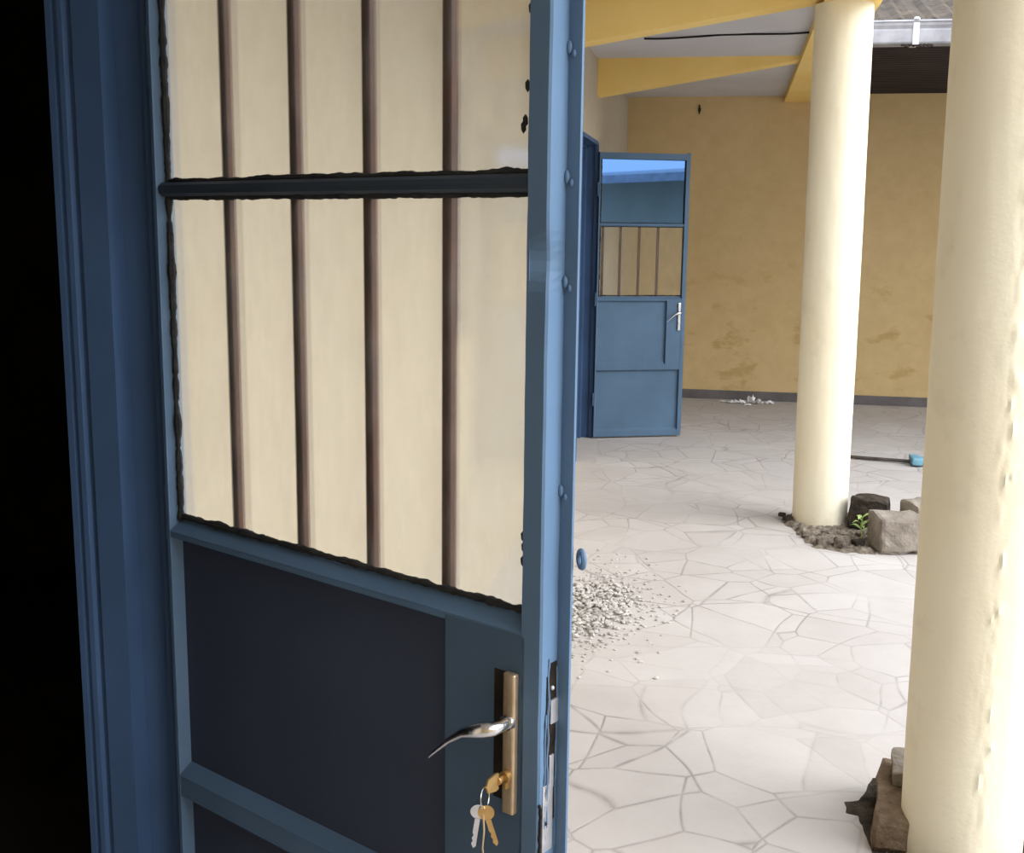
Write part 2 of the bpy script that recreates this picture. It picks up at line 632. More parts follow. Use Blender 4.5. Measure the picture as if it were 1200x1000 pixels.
# ------------------------------------------------------------------ doors
def frame_strip(bm, s0, s1, z0, z1, y0, y1, cl, cr_, cb, ct):
    """four chamfered reveals round an opening; returns nothing, adds to bm"""
    o = [(s0, z0), (s1, z0), (s1, z1), (s0, z1)]
    i = [(s0 + cl, z0 + cb), (s1 - cr_, z0 + cb), (s1 - cr_, z1 - ct), (s0 + cl, z1 - ct)]
    O = [bm.bm.verts.new((p[0], y0, p[1])) for p in o]
    I = [bm.bm.verts.new((p[0], y1, p[1])) for p in i]
    B = [bm.bm.verts.new((p[0], y1, p[1])) for p in o]
    for k in range(4):
        n = (k + 1) % 4
        bm.bm.faces.new((O[k], O[n], I[n], I[k]))
        bm.bm.faces.new((B[k], I[k], I[n], B[n]))
        bm.bm.faces.new((O[k], B[k], B[n], O[n]))


def putty_strip(bm, a, b_, rad, seed, side):
    """ragged bead of putty from a to b_"""
    a, b_ = Vector(a), Vector(b_)
    n = max(8, int((b_ - a).length / 0.006))
    pts, rr = [], []
    for i in range(n + 1):
        q = a.lerp(b_, i / n)
        k = noise.noise(q * 38 + Vector((seed, 0, 0)))
        k2 = noise.noise(q * 120 + Vector((0, seed, 0)))
        pts.append(q + Vector(side) * (0.0016 * k))
        rr.append(rad * (1 + 0.45 * k + 0.4 * k2))
    bm.tube(pts, rr, seg=7)


def make_door(name, hinge, th, Wd, z0, zt, zmid, zL2, zL3, label, paint, panelpaint, top_glass, n_bars, bars_s, near):
    t = R(th)
    root = empty(name, (hinge[0], hinge[1], 0), math.atan2(-math.cos(t), math.sin(t)))
    tag(root, label, 'door', kind='structure')
    # local axes: x from hinge to free edge, y away from viewer through the thickness, z up
    k = Wd / 0.86
    sL, sR, sE = 0.008, 0.826 * k, 0.86 * k
    T = 0.038
    b = MB().box(0.0, sL + 0.001, 0.0, T, z0, zt, 0.001)
    b.build('hinge_stile', paint, root)

    # lock stile with its dent and drips
    b = MB()
    rows = 160
    prof = [(sR, 0.0), (sE - 0.003, 0.0), (sE, 0.003), (sE, T), (sR, T)]
    prev = None
    for j in range(rows + 1):
        z = z0 + (zt - z0) * j / rows
        ring = []
        for (px, py) in prof:
            dy = dx = 0.0
            if near:
                g = math.exp(-((z - 1.525) / 0.028) ** 2)
                if py < 0.01 and px > sE - 0.01:
                    dy = 0.010 * g
                    dx = -0.006 * g
                dx += 0.0009 * noise.noise(Vector((px * 30, py * 30, z * 14)))
            ring.append(b.bm.verts.new((px + dx, py + dy, z)))
        if prev:
            for q in range(len(prof)):
                n_ = (q + 1) % len(prof)
                b.bm.faces.new((prev[q], prev[n_], ring[n_], ring[q]))
        else:
            b.bm.faces.new(ring[::-1])
        prev = ring
    b.bm.faces.new(prev)
    b.build('lock_stile', paint, root)

    # outer sheet lip that overlaps the frame when shut
    b = MB().box(sE - 0.01, sE + 0.021 * k, T - 0.001, T + 0.004, z0 + 0.01, zt + 0.01, 0.001)
    lip = b.build('closing_lip', paint, root)
    if near:
        for zz in (0.66, 1.22, 1.500, 1.635, 1.795):
            w_ = MB().ball((sE + 0.002, T - 0.003, zz), 0.0055, (0.8, 0.6, 1.6))
            w_.ball((sE + 0.009, T - 0.002, zz - 0.008), 0.004, (0.8, 0.6, 1.3))
            w_.build('weld_bead', paint, lip, smooth=True)

    MB().box(sL, sR + 0.01, 0.0, T, zt - 0.045, zt, 0.002).build('top_rail', paint, root)
    MB().box(sL, sR + 0.01, 0.001, T - 0.002, zL2 - 0.012, zL2, 0.002).build('lock_rail', paint, root)
    MB().box(sL, sR + 0.01, 0.001, T - 0.002, zL3 - 0.042, zL3, 0.002).build('lower_rail', paint, root)
    MB().box(sL, sR + 0.01, 0.0, T, z0, z0 + 0.045, 0.002).build('bottom_rail', paint, root)

    # round-nosed glazing bar between the two panes
    b = MB()
    zc = zmid
    pr = [(0.010, zc - 0.012), (0.004, zc - 0.007), (0.002, zc), (0.004, zc + 0.007), (0.010, zc + 0.012),
          (T - 0.004, zc + 0.012), (T - 0.004, zc - 0.012)]
    b.prism(pr, 0, sL + 0.004, sR)
    b.build('glazing_bar', paint if not near else M['navy'], root)

    # mitred bevelled beads round every opening
    zb0 = zL2
    gt = zt - 0.045
    yb = 0.022
    b = MB()
    frame_strip(b, sL, sR + 0.004, zb0, gt, 0.0, yb, 0.010, 0.003, 0.022, 0.004)
    b.build('glazing_bead', paint, root)
    xb = sE - 0.176 * k
    b = MB()
    frame_strip(b, sL, xb + 0.002, zL3, zL2 - 0.010, 0.0, yb, 0.010, 0.002, 0.025, 0.003)
    b.build('panel_bead', paint, root)
    b = MB()
    frame_strip(b, sL, sR + 0.004, z0 + 0.04, zL3 - 0.038, 0.0, yb, 0.010, 0.003, 0.022, 0.004)
    b.build('panel_bead', paint, root)

    # sheet steel panels
    MB().box(sL + 0.005, xb + 0.02, yb - 0.001, yb + 0.004, zL3 + 0.004, zL2 - 0.006).build('panel', panelpaint, root)
    MB().box(sL + 0.005, sR + 0.005, yb - 0.001, yb + 0.004, z0 + 0.01, zL3 - 0.01).build('panel', panelpaint, root)
    bx = MB().box(xb, sR + 0.006, 0.0, T - 0.002, zL3 - 0.002, zL2 - 0.004, 0.001)
    bx.build('lock_box', paint if not near else M['blue_panel2'], root)

    # panes
    gy = 0.021
    MB().box(sL + 0.012, sR + 0.002, gy, gy + 0.004, zb0 + 0.012, zmid - 0.008).build('glass_pane', M['glass'], root)
    MB().box(sL + 0.012, sR + 0.002, gy, gy + 0.004, zmid + 0.008, gt).build('glass_pane', top_glass, root)

    # putty
    pb = MB()
    a = 0.0175
    ln = [((sL + 0.013, a, zb0 + 0.02), (sL + 0.013, a, gt), 0.0058, (1, 0, 0)),
          ((sL + 0.02, a, zb0 + 0.0275), (sR, a, zb0 + 0.0275), 0.0055, (0, 0, 1)),
          ((sL + 0.02, a - 0.002, zmid - 0.013), (sR, a - 0.002, zmid - 0.013), 0.0055, (0, 0, 1)),
          ((sL + 0.02, a - 0.002, zmid + 0.014), (sR, a - 0.002, zmid + 0.014), 0.0050, (0, 0, 1)),
          ((sR - 0.001, a, zb0 + 0.02), (sR - 0.001, a, gt), 0.0026, (1, 0, 0))]
    for i, (p, q, rad, sd) in enumerate(ln):
        putty_strip(pb, p, q, rad * (1 if near else 0.7), i * 3.7 + 1, sd)
    if near:
        for zz, ss in ((1.155, 0.0), (1.12, 0.0), (1.14, 0.001), (1.705, -0.006), (1.697, -0.009), (1.748, -0.003), (1.842, 0.001)):
            pb.ball((sR + ss - 0.004, 0.006, zz), 0.006, (0.7, 0.6, 1.4), 1)
    pb.build('putty', M['putty'], root, smooth=True)

    # security bars
    for s_ in bars_s:
        MB().box(s_ - 0.009, s_ + 0.009, 0.0265, 0.0405, zL2 - 0.003, zt - 0.04, 0.0015).build('security_bar', M['rust'], root)

    # lock furniture
    hs = 0.813 * k if near else sE - 0.045
    zc_ = zL2 - (0.163 if near else 0.13)
    hp = MB()
    hp.box(hs - 0.0105, hs + 0.0105, -0.012, 0.0, zc_ - 0.105, zc_ + 0.105, 0.004, 3)
    plate = hp.build('handle_plate', M['brass'] if near else M['chrome'], root, smooth=True)
    if near:
        MB().box(hs - 0.034, hs - 0.004, -0.0012, 0.001, zc_ - 0.092, zc_ + 0.102, 0.0005).build('lock_dark_patch', M['lockdark'], root)  # thin flat dark patch along the left of the handle plate
    zl = zc_ + 0.034
    lv = MB()
    lv.tube([(hs, -0.010, zl), (hs, -0.016, zl)], [0.012, 0.011], 20)
    lv.tube([(hs, -0.014, zl), (hs, -0.030, zl), (hs - 0.002, -0.042, zl), (hs - 0.010, -0.050, zl - 0.001),
             (hs - 0.024, -0.054, zl - 0.005), (hs - 0.045, -0.055, zl - 0.014), (hs - 0.070, -0.055, zl - 0.032),
             (hs - 0.092, -0.055, zl - 0.052), (hs - 0.110, -0.055, zl - 0.070)],
            [0.0085, 0.0090, 0.0105, 0.0115, 0.0105, 0.0075, 0.0050, 0.0036, 0.0020], 16)
    lv.build('lever_handle', M['chrome'], root, smooth=True)
    zk = zc_ - 0.046
    kc = MB()
    kc.tube([(hs, -0.010, zk), (hs, -0.020, zk)], [0.0085, 0.0085], 20)
    kc.box(hs - 0.004, hs + 0.004, -0.019, -0.010, zk - 0.018, zk, 0.002)
    kc.build('lock_cylinder', M['keybrass'] if near else M['chrome'], root, smooth=True)

    if near:
        # lock edge: torn slot, latch plate, latch, bolt
        MB().box(sE - 0.006, sE + 0.0006, 0.020, 0.0365, 0.742, 0.978).build('lock_slot', M['lockdark'], root)
        fp = MB()
        fp.box(sE - 0.002, sE + 0.002, 0.008, 0.031, 0.698, 0.800, 0.0008)
        fpo = fp.build('lock_face_plate', M['zinc'], root)
        MB().tube([(sE + 0.001, 0.0155, 0.742), (sE + 0.0030, 0.0155, 0.742)], [0.0032, 0.0030], 12).build('screw', M['lockdark'], fpo)
        la = MB().box(sE - 0.002, sE + 0.004, 0.021, 0.0375, 0.889, 0.924, 0.001)
        la.ball((sE + 0.001, 0.026, 0.941), 0.0035)
        la.build('latch', M['zinc'], root)
        MB().box(sE - 0.002, sE + 0.003, 0.021, 0.031, 0.792, 0.842, 0.001).build('dead_bolt', M['zinc'], root)
        # curled lips of torn sheet along the slot
        tl = MB()
        def lip_path(y, za, zb, amp, seed):
            n = 26
            return [(sE + 0.001 + 0.0015 * noise.noise(Vector((i * .4, seed, 0))),
                     y + amp * noise.noise(Vector((i * .33, seed, 2))), za + (zb - za) * i / n) for i in range(n + 1)]
        tl.tube(lip_path(0.0175, 0.735, 0.985, 0.003, 1), 0.0017, 6)
        tl.tube(lip_path(0.012, 0.735, 0.905, 0.002, 5), 0.0013, 6)
        tl.tube(lip_path(0.0370, 0.700, 0.97, 0.0015, 8), 0.0016, 6)
        tl.build('torn_edge', M['blue'], root, smooth=True)
        cr_ = MB()
        cr_.tube(lip_path(0.0145, 0.700, 0.960, 0.0015, 11), 0.0011, 5)
        cr_.tube(lip_path(0.0035, 0.690, 0.775, 0.003, 15), 0.0022, 5)
        cr_.build('gap', M['lockdark'], root)
        # painted eye on the outside for a padlock
        hp_ = MB()
        hp_.ring((sE + 0.027, T + 0.014, 1.125), 0.011, 0.0042, (0.6, 0.8, 0), 24, 8)
        hp_.box(sE - 0.012, sE + 0.016, T + 0.004, T + 0.012, 1.108, 1.142, 0.002)
        hp_.build('padlock_eye', M['blue'], root, smooth=True)
    else:
        pass
    for zz in (0.30, 1.05, 1.85):
        MB().tube([(-0.006, T * 0.3, zz - 0.05), (-0.006, T * 0.3, zz + 0.05)], 0.008, 14).build('hinge', paint, root, smooth=True)
    return root


M['navy'] = paint_mat('grimy_navy_paint', (0.045, 0.062, 0.088), chips=False, rough=0.4)
M['blue_panel2'] = paint_mat('blue_lock_sheet_paint', (0.070, 0.115, 0.185), chips=False, rough=0.5)

door1 = make_door('door_1', (XW + 0.0, YH), 61.87, 0.86, 0.012, 2.12, 1.627, 1.018, 0.541,
                  'near blue steel door swung open, barred frosted glass above dark sheet panels',
                  M['blue'], M['blue_panel'], M['glass'], 4, (0.169, 0.339, 0.503, 0.662), True)
door2 = make_door('door_2', (XW + 0.02, 8.459), 112.0, 0.69, 0.012, 2.115, 1.597, 1.050, 0.560,
                  'far blue door standing open with a mirror-like blue upper pane',
                  M['blue_far'], M['blue_far'], M['blueglass'], 4, (0.045, 0.180, 0.325, 0.470), False)


def door_frame(name, ya, yb, zt, label, m):
    """pressed-steel frame: stepped profile on both jambs and the head"""
    b = MB()
    x0 = XW - TW
    # far jamb (hinge side): profile in x,y extruded up
    def jamb(y, sgn):
        pr = [(x0 - 0.015, y), (x0 - 0.015, y + sgn * -0.012), (x0 - 0.004, y + sgn * -0.012), (x0 - 0.004, y + sgn * -0.006),
              (x0 + 0.006, y + sgn * -0.006), (x0 + 0.006, y + sgn * -0.012), (x0 + 0.016, y + sgn * -0.012),
              (x0 + 0.020, y + sgn * -0.003), (x0 + 0.028, y + sgn * -0.003), (x0 + 0.032, y + sgn * -0.010),
              (XW - 0.082, y + sgn * -0.010), (XW - 0.078, y + sgn * 0.034), (XW - 0.020, y + sgn * 0.034),
              (XW - 0.020, y + sgn * 0.018), (XW + 0.006, y + sgn * 0.018), (XW + 0.006, y + sgn * 0.04), (x0 - 0.015, y + sgn * 0.04)]
        b.prism(pr, 2, 0.0, zt + 0.03)
    jamb(yb, 1)
    jamb(ya, -1)
    b.box(x0 - 0.01, XW - 0.080, ya, yb, zt - 0.006, zt + 0.04, 0.002)
    b.box(XW - 0.07, XW + 0.006, ya, yb, zt + 0.012, zt + 0.04, 0.002)
    o = b.build(name, m)
    tag(o, label, 'door frame', kind='structure')
    return o


door_frame('trim_6', D1A, D1B, 2.14, 'stepped blue steel frame of the near doorway', M['blue_frame'])
door_frame('trim_7', D2A, D2B, 2.15, 'blue steel frame of the far doorway', M['blue_frame'])

# barred window between the two doors
wr = empty('window_1', (XW, (WA + WB) / 2, 0.98))
tag(wr, 'window on the left wall just before the far door', 'window', kind='structure')
hw = (WB - WA) / 2
b = MB()
b.box(-0.12, -0.02, -hw, -hw + 0.05, 0, 1.38, 0.003).box(-0.12, -0.02, hw - 0.05, hw, 0, 1.38, 0.003)
b.box(-0.12, -0.02, -hw, hw, 0, 0.05, 0.003).box(-0.12, -0.02, -hw, hw, 1.33, 1.38, 0.003)
b.box(-0.11, -0.03, -0.02, 0.02, 0.05, 1.33, 0.003)
b.build('window_frame', M['blue_far'], wr)
MB().box(-0.075, -0.070, -hw + 0.05, -0.02, 0.05, 1.33).build('pane', M['blueglass'], wr)
MB().box(-0.075, -0.070, 0.02, hw - 0.05, 0.05, 1.33).build('pane', M['blueglass'], wr)
MB().box(-0.02, 0.012, -hw - 0.02, hw + 0.02, -0.02, 0.008, 0.003).build('window_sill', M['base'], wr)

# thin cable across the ceiling
cb = MB()
pts = []
for i in range(31):
    u = i / 30
    pts.append((-0.60 + 1.0 * u, 7.50 - 0.13 * u + 0.012 * noise.noise(Vector((u * 6, 0, 0))), ZC - 0.008 - 0.004 * math.sin(u * 9)))
cb.tube(pts, 0.006, 8)
tag(cb.build('cable', M['black'], smooth=True), 'thin dark cable run across the veranda ceiling between the beams', 'cable')
b = MB().tube([(-0.345, YF - 0.012, 2.60), (-0.345, YF - 0.012, 2.68)], 0.006, 8)
b.box(-0.357, -0.333, YF - 0.014, YF, 2.62, 2.655, 0.002)
tag(b.build('wall_hook', M['black']), 'small dark hook high on the far wall below the ceiling', 'hook')

# ------------------------------------------------------------------ building behind the courtyard: eave, gutter, roof
EY = 8.0
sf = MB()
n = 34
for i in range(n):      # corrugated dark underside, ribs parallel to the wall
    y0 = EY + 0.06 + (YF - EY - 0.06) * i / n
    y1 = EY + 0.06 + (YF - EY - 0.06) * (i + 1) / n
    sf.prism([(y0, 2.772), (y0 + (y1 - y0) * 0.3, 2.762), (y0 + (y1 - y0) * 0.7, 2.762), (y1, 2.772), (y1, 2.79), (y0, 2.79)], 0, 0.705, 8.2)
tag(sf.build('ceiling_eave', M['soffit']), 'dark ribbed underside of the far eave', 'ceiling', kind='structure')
rf = MB()
ns = 180
top, bot = [], []
for i in range(ns + 1):
    x = 0.705 + 7.5 * i / ns
    dz = 0.012 * math.cos(x * 2 * math.pi / 0.11)
    top.append((x, dz))
rows = 14
grid = []
for j in range(rows + 1):
    y = EY - 0.02 + 5.0 * j / rows
    grid.append([(x, y, 2.915 + 0.34 * (y - EY) + dz + 0.004 * noise.noise(Vector((x * 2, y * 2, 0)))) for x, dz in top])
V0 = [[rf.bm.verts.new(p) for p in r_] for r_ in grid]
V1 = [[rf.bm.verts.new((p[0], p[1], p[2] - 0.004)) for p in r_] for r_ in grid]
for j in range(rows):
    for i in range(ns):
        rf.bm.faces.new((V0[j][i], V0[j][i + 1], V0[j + 1][i + 1], V0[j + 1][i]))
        rf.bm.faces.new((V1[j][i], V1[j + 1][i], V1[j + 1][i + 1], V1[j][i + 1]))
for i in range(ns):
    rf.bm.faces.new((V0[0][i], V1[0][i], V1[0][i + 1], V0[0][i + 1]))
tag(rf.build('roof', M['rustroof']), 'rusty brown corrugated roof above the gutter at the far side', 'roof', kind='structure')
b = MB()
b.box(0.705, 8.2, YF, YF + 0.2, 3.4, 3.55)
b.box(8.0, 8.2, EY + 0.06, YF, 2.79, 2.92)
tag(b.build('wall_gable', M['wall']), 'wall top carrying the far roof', 'wall', kind='structure')

gr = empty('gutter', (0.71, EY, 2.75))
tag(gr, 'pale metal gutter along the far eave with a joint strap', 'gutter')
b = MB()
pr = [(-0.10, 0.135), (-0.10, 0.145), (-0.085, 0.145), (-0.085, 0.012), (0.03, 0.012), (0.03, 0.13), (0.04, 0.13), (0.04, 0.0), (-0.078, 0.0), (-0.095, 0.014)]
pr = [(-0.105, 0.126), (-0.112, 0.134), (-0.105, 0.145), (-0.092, 0.140), (-0.092, 0.110), (-0.082, 0.096), (-0.082, 0.086),
      (-0.088, 0.080), (-0.088, 0.012), (0.03, 0.012), (0.03, 0.13), (0.04, 0.13), (0.04, 0.0), (-0.094, 0.0),
      (-0.100, 0.010), (-0.100, 0.080), (-0.094, 0.092), (-0.104, 0.112)]
b.prism(pr, 0, 0.0, 7.25)
b.build('trough', M['gutter'], gr)
b = MB()
for xx in (0.50, 0.515, 3.6, 3.615):
    pass
b.box(0.355, 0.395, -0.107, -0.094, -0.006, 0.15, 0.002)
b.box(0.355, 0.395, -0.107, 0.03, -0.008, -0.001, 0.002)
b.ball((0.375, -0.105, 0.150), 0.014, (1.4, 1, 0.9))
b.build('joint_strap', M['zinc'], gr)
b = MB()
for i in range(9):
    b.ball((0.30 + 0.022 * i, -0.09, -0.006 - 0.006 * abs(math.sin(i * 1.7))), 0.012, (1.2, 0.6, 0.8), 1)
b.build('leaf_debris', M['soffit'], gr)

# opposite side of the courtyard, seen mirrored in the far door
ow = MB().box(8.6, 8.8, -12, EY - 0.2, 0, 2.55)
tag(ow.build('wall_right', M['oppwall']), 'plain rendered wall across the courtyard', 'wall', kind='structure')
for nm, (ya, yb) in {'door_3': (-5.4, -4.5), 'door_4': (-9.2, -8.3)}.items():
    r_ = empty(nm, (8.6, (ya + yb) / 2, 0), 0)
    tag(r_, 'shut blue door across the courtyard' + (' nearer' if nm == 'door_3' else ' farther off'), 'door', kind='structure')
    MB().box(-0.04, 0.0, -0.45, 0.45, 0.01, 2.1, 0.004).build('panel', M['blue_far'], r_)
ro = MB()
ro.box(7.62, 7.70, -12.4, EY - 0.3, 2.42, 2.57)
ro.prism([(7.7, 2.50), (7.7, 2.56), (12.5, 3.0), (12.5, 2.94)], 1, -12.4, EY - 0.3)
tag(ro.build('roof_opposite', M['greyroof']), 'low grey sheet roof across the courtyard', 'roof', kind='structure')


# ------------------------------------------------------------------ stones, soil, litter
def rough_block(name, size, loc, rot, m, label, cat, seed, amp=0.02, group=None, round_=0.18):
    b = bmesh.new()
    bmesh.ops.create_cube(b, size=1)
    bmesh.ops.bevel(b, geom=b.edges[:], offset=round_ * 0.5, segments=2, affect='EDGES', profile=0.6)
    bmesh.ops.subdivide_edges(b, edges=b.edges[:], cuts=3, use_grid_fill=True)
    for v in b.verts:
        p = Vector((v.co.x * size[0], v.co.y * size[1], v.co.z * size[2]))
        d = noise.noise_vector(p * 7 + Vector((seed, seed, 0))) * amp + noise.noise_vector(p * 24 + Vector((0, seed, 0))) * amp * 0.4
        v.co = p + d
    zmin = min(v.co.z for v in b.verts)
    for v in b.verts:
        v.co.z -= zmin
        if v.co.z < 0.01:
            v.co.z = 0
    mb = MB()
    mb.merge(b)
    o = mb.build(name, m)
    o.location = loc
    o.rotation_euler = rot
    tag(o, label, cat, group)
    return o


rough_block('concrete_block', (0.23, 0.20, 0.175), (0.868, 5.80, 0), (0, 0, R(14)), M['concrete'],
            'larger grey brown block beside the earth at the slim column', 'block', 2.0, 0.02)
rough_block('dark_stone', (0.190, 0.15, 0.165), (0.78, 6.18, 0), (0, R(4), R(-16)), M['darkstone'],
            'small dark stone behind the grey block by the slim column', 'stone', 7.0, 0.022)
rough_block('mossy_stone', (0.15, 0.16, 0.185), (1.02, 6.06, 0), (0, 0, R(30)), M['concrete'],
            'pale weathered stone partly hidden behind the grey block', 'stone', 4.0, 0.02)
rough_block('kerb_stone', (0.11, 0.34, 0.095), (0.505, 2.985, 0), (0, 0, R(-9)), M['brownstone'],
            'muddy kerb stone at the foot of the large right column', 'stone', 11.0, 0.014, round_=0.2)
rough_block('capping_stone', (0.10, 0.15, 0.035), (0.545, 3.06, 0.113), (R(3), R(-4), R(-6)), M['concrete'],
            'flat grey stone lying on the muddy kerb stone', 'stone', 13.0, 0.010)
rough_block('kerb_stone', (0.16, 0.30, 0.12), (0.90, 2.95, 0), (0, 0, R(5)), M['darkstone'],
            'dark stone just right of the large column', 'stone', 17.0, 0.02)

# broken earth round the slim column
poly = [(0.330, 6.30), (0.345, 6.17), (0.400, 6.00), (0.430, 5.86), (0.475, 5.73), (0.60, 5.68), (0.76, 5.68), (0.80, 5.90),
        (0.84, 6.25), (0.78, 6.50), (0.55, 6.55), (0.40, 6.46)]


def in_poly(x, y, P):
    c = False
    j = len(P) - 1
    for i in range(len(P)):
        if (P[i][1] > y) != (P[j][1] > y) and x < (P[j][0] - P[i][0]) * (y - P[i][1]) / (P[j][1] - P[i][1]) + P[i][0]:
            c = not c
        j = i
    return c


def edge_dist(x, y, P):
    m_ = 9
    for i in range(len(P)):
        a, b_ = Vector(P[i]), Vector(P[(i + 1) % len(P)])
        p = Vector((x, y))
        t_ = max(0, min(1, (p - a).dot(b_ - a) / (b_ - a).length_squared))
        m_ = min(m_, (a.lerp(b_, t_) - p).length)
    return m_


def soil(name, P, label, hmax, m, seed, step=0.010, rag=0.02, holes=()):
    xs = [p[0] for p in P]; ys = [p[1] for p in P]
    b = MB()
    nx = int((max(xs) - min(xs) + 0.08) / step); ny = int((max(ys) - min(ys) + 0.08) / step)
    G = {}
    for i in range(nx + 1):
        for j in range(ny + 1):
            x = min(xs) - 0.04 + i * step; y = min(ys) - 0.04 + j * step
            d = edge_dist(x, y, P) * (1 if in_poly(x, y, P) else -1) + rag * noise.noise(Vector((x * 22, y * 22, seed)))
            if d < -0.03:
                continue
            if any(abs((x - hx) * math.cos(ha) + (y - hy) * math.sin(ha)) < hwx and abs(-(x - hx) * math.sin(ha) + (y - hy) * math.cos(ha)) < hwy
                   for hx, hy, ha, hwx, hwy in holes):
                continue
            k = min(1, max(0, d / 0.035))
            h = 0.001 + hmax * k * (0.55 + 0.5 * noise.noise(Vector((x * 12, y * 12, seed))) + 0.55 * noise.noise(Vector((x * 45, y * 45, seed))))
            h = max(0.0012, h)
            if d < 0.012:
                h = min(h, d * 0.5)
            G[i, j] = b.bm.verts.new((x, y, h))
    for i in range(nx):
        for j in range(ny):
            q = [(i, j), (i + 1, j), (i + 1, j + 1), (i, j + 1)]
            if all(k in G for k in q):
                b.bm.faces.new([G[k] for k in q])
    o = b.build(name, m)
    tag(o, label, 'soil', kind='stuff')


soil('soil', poly, 'crumbled brown earth where the paving is broken round the slim column', 0.030, M['soil'], 1,
     holes=((0.868, 5.80, R(14), 0.108, 0.092), (0.775, 6.18, R(-16), 0.08, 0.066), (0.533, 6.275, 0, 0.10, 0.10)))
soil('soil', [(0.375, 3.085), (0.42, 3.10), (0.47, 3.25), (0.60, 3.27), (0.75, 3.2), (0.82, 3.0), (0.80, 2.70), (0.60, 2.55), (0.43, 2.62), (0.415, 2.90), (0.405, 3.01), (0.375, 3.02)],
     'dark damp earth in the gap at the foot of the right column', 0.014, M['darkstone'], 5, step=0.008, rag=0.006,
     holes=((0.505, 2.985, R(-9), 0.048, 0.16), (0.64, 2.87, 0, 0.10, 0.10), (0.90, 2.95, R(5), 0.07, 0.14)))

# a few earth lumps
rnd = random.Random(4)
for i, (x, y, s_) in enumerate([(0.36, 6.22, 0.035), (0.51, 5.78, 0.045), (0.60, 5.76, 0.06), (0.69, 5.78, 0.045), (0.44, 5.92, 0.03), (0.71, 5.95, 0.04), (0.335, 6.30, 0.03)]):
    lab = ['small clod at the left toe of the slim column', 'clod near the front point of the broken earth', 'flattish pale clod in the middle of the front edge of the broken earth',
           'clod touching the grey block at the slim column', 'small clod on the left rim of the broken earth', 'clod beside the little green plant',
           'tiny dark clod left of the slim column'][i]
    rough_block('clod', (s_ * 1.4, s_, s_ * 0.7), (x, y, 0.014), (0, 0, rnd.uniform(0, 3)), M['soil'] if i % 3 else M['darkstone'], lab, 'clod', 20 + i, s_ * 0.2,
                'clods of earth at the slim column', 0.5)

# seedling
sd = empty('seedling', (0.708, 5.86, 0.02))
tag(sd, 'tiny bright green seedling between the slim column and the grey block', 'plant')
b = MB().tube([(0, 0, 0), (0.004, 0.0, 0.04), (-0.004, -0.004, 0.085), (0.004, 0, 0.12)], [0.004, 0.0035, 0.003, 0.002], 7)
b.build('stem', M['leaf'], sd, smooth=True)
rnd = random.Random(8)
for i in range(9):
    a = i * 2.4
    z = 0.045 + 0.009 * i
    L = rnd.uniform(0.045, 0.075)
    b = MB()
    c_, s_ = math.cos(a), math.sin(a)
    rows = 6
    L0, R0 = [], []
    for j in range(rows + 1):
        u = j / rows
        wd = 0.011 * math.sin(math.pi * min(1, u * 0.95 + 0.05)) + 0.0006
        h = z + 0.025 * math.sin(u * 2.2) - 0.012 * u * u
        L0.append(b.bm.verts.new((c_ * L * u - s_ * wd, s_ * L * u + c_ * wd, h + 0.003)))
        R0.append(b.bm.verts.new((c_ * L * u + s_ * wd, s_ * L * u - c_ * wd, h + 0.003)))
    C0 = [b.bm.verts.new((c_ * L * j / rows, s_ * L * j / rows, z + 0.025 * math.sin(j / rows * 2.2) - 0.012 * (j / rows) ** 2)) for j in range(rows + 1)]
    for j in range(rows):
        b.bm.faces.new((L0[j], L0[j + 1], C0[j + 1], C0[j]))
        b.bm.faces.new((C0[j], C0[j + 1], R0[j + 1], R0[j]))
    b.build('leaf', M['leaf'], sd, smooth=True)

# gravel spill behind the near door
rnd = random.Random(11)
g = MB()
cx, cy = -0.56, 4.55
for i in range(1500):
    u, v_ = rnd.gauss(0, 1), rnd.gauss(0, 1)
    x = cx + 0.150 * u + 0.02 * v_
    y = cy + 0.26 * v_
    if x < XW + 0.05:
        continue
    r_ = rnd.uniform(0.005, 0.0125)
    if (u * u + v_ * v_) > 2.2:
        r_ *= 0.7
    h = max(0, 0.016 * (1 - (u * u + v_ * v_) / 3)) * rnd.random()
    b = bmesh.new()
    bmesh.ops.create_icosphere(b, subdivisions=1, radius=r_)
    for q in b.verts:
        q.co += noise.noise_vector(q.co * 90 + Vector((i, 0, 0))) * r_ * 0.5
    mx = Matrix.Translation((x, y, h + r_ * 0.35)) @ Matrix.Rotation(rnd.uniform(0, 6), 4, 'Z') @ Matrix.Diagonal((1.3, 0.9, 0.6, 1))
    bmesh.ops.transform(b, matrix=mx, verts=b.verts)
    # bake into g without a temp mesh
    vm = [g.bm.verts.new(q.co) for q in b.verts]
    b.verts.index_update()
    for f_ in b.faces:
        g.bm.faces.new([vm[q.index] for q in f_.verts])
    b.free()
tag(g.build('gravel', M['gravel']), 'spill of pale gravel chips on the paving behind the near door', 'gravel', kind='stuff')

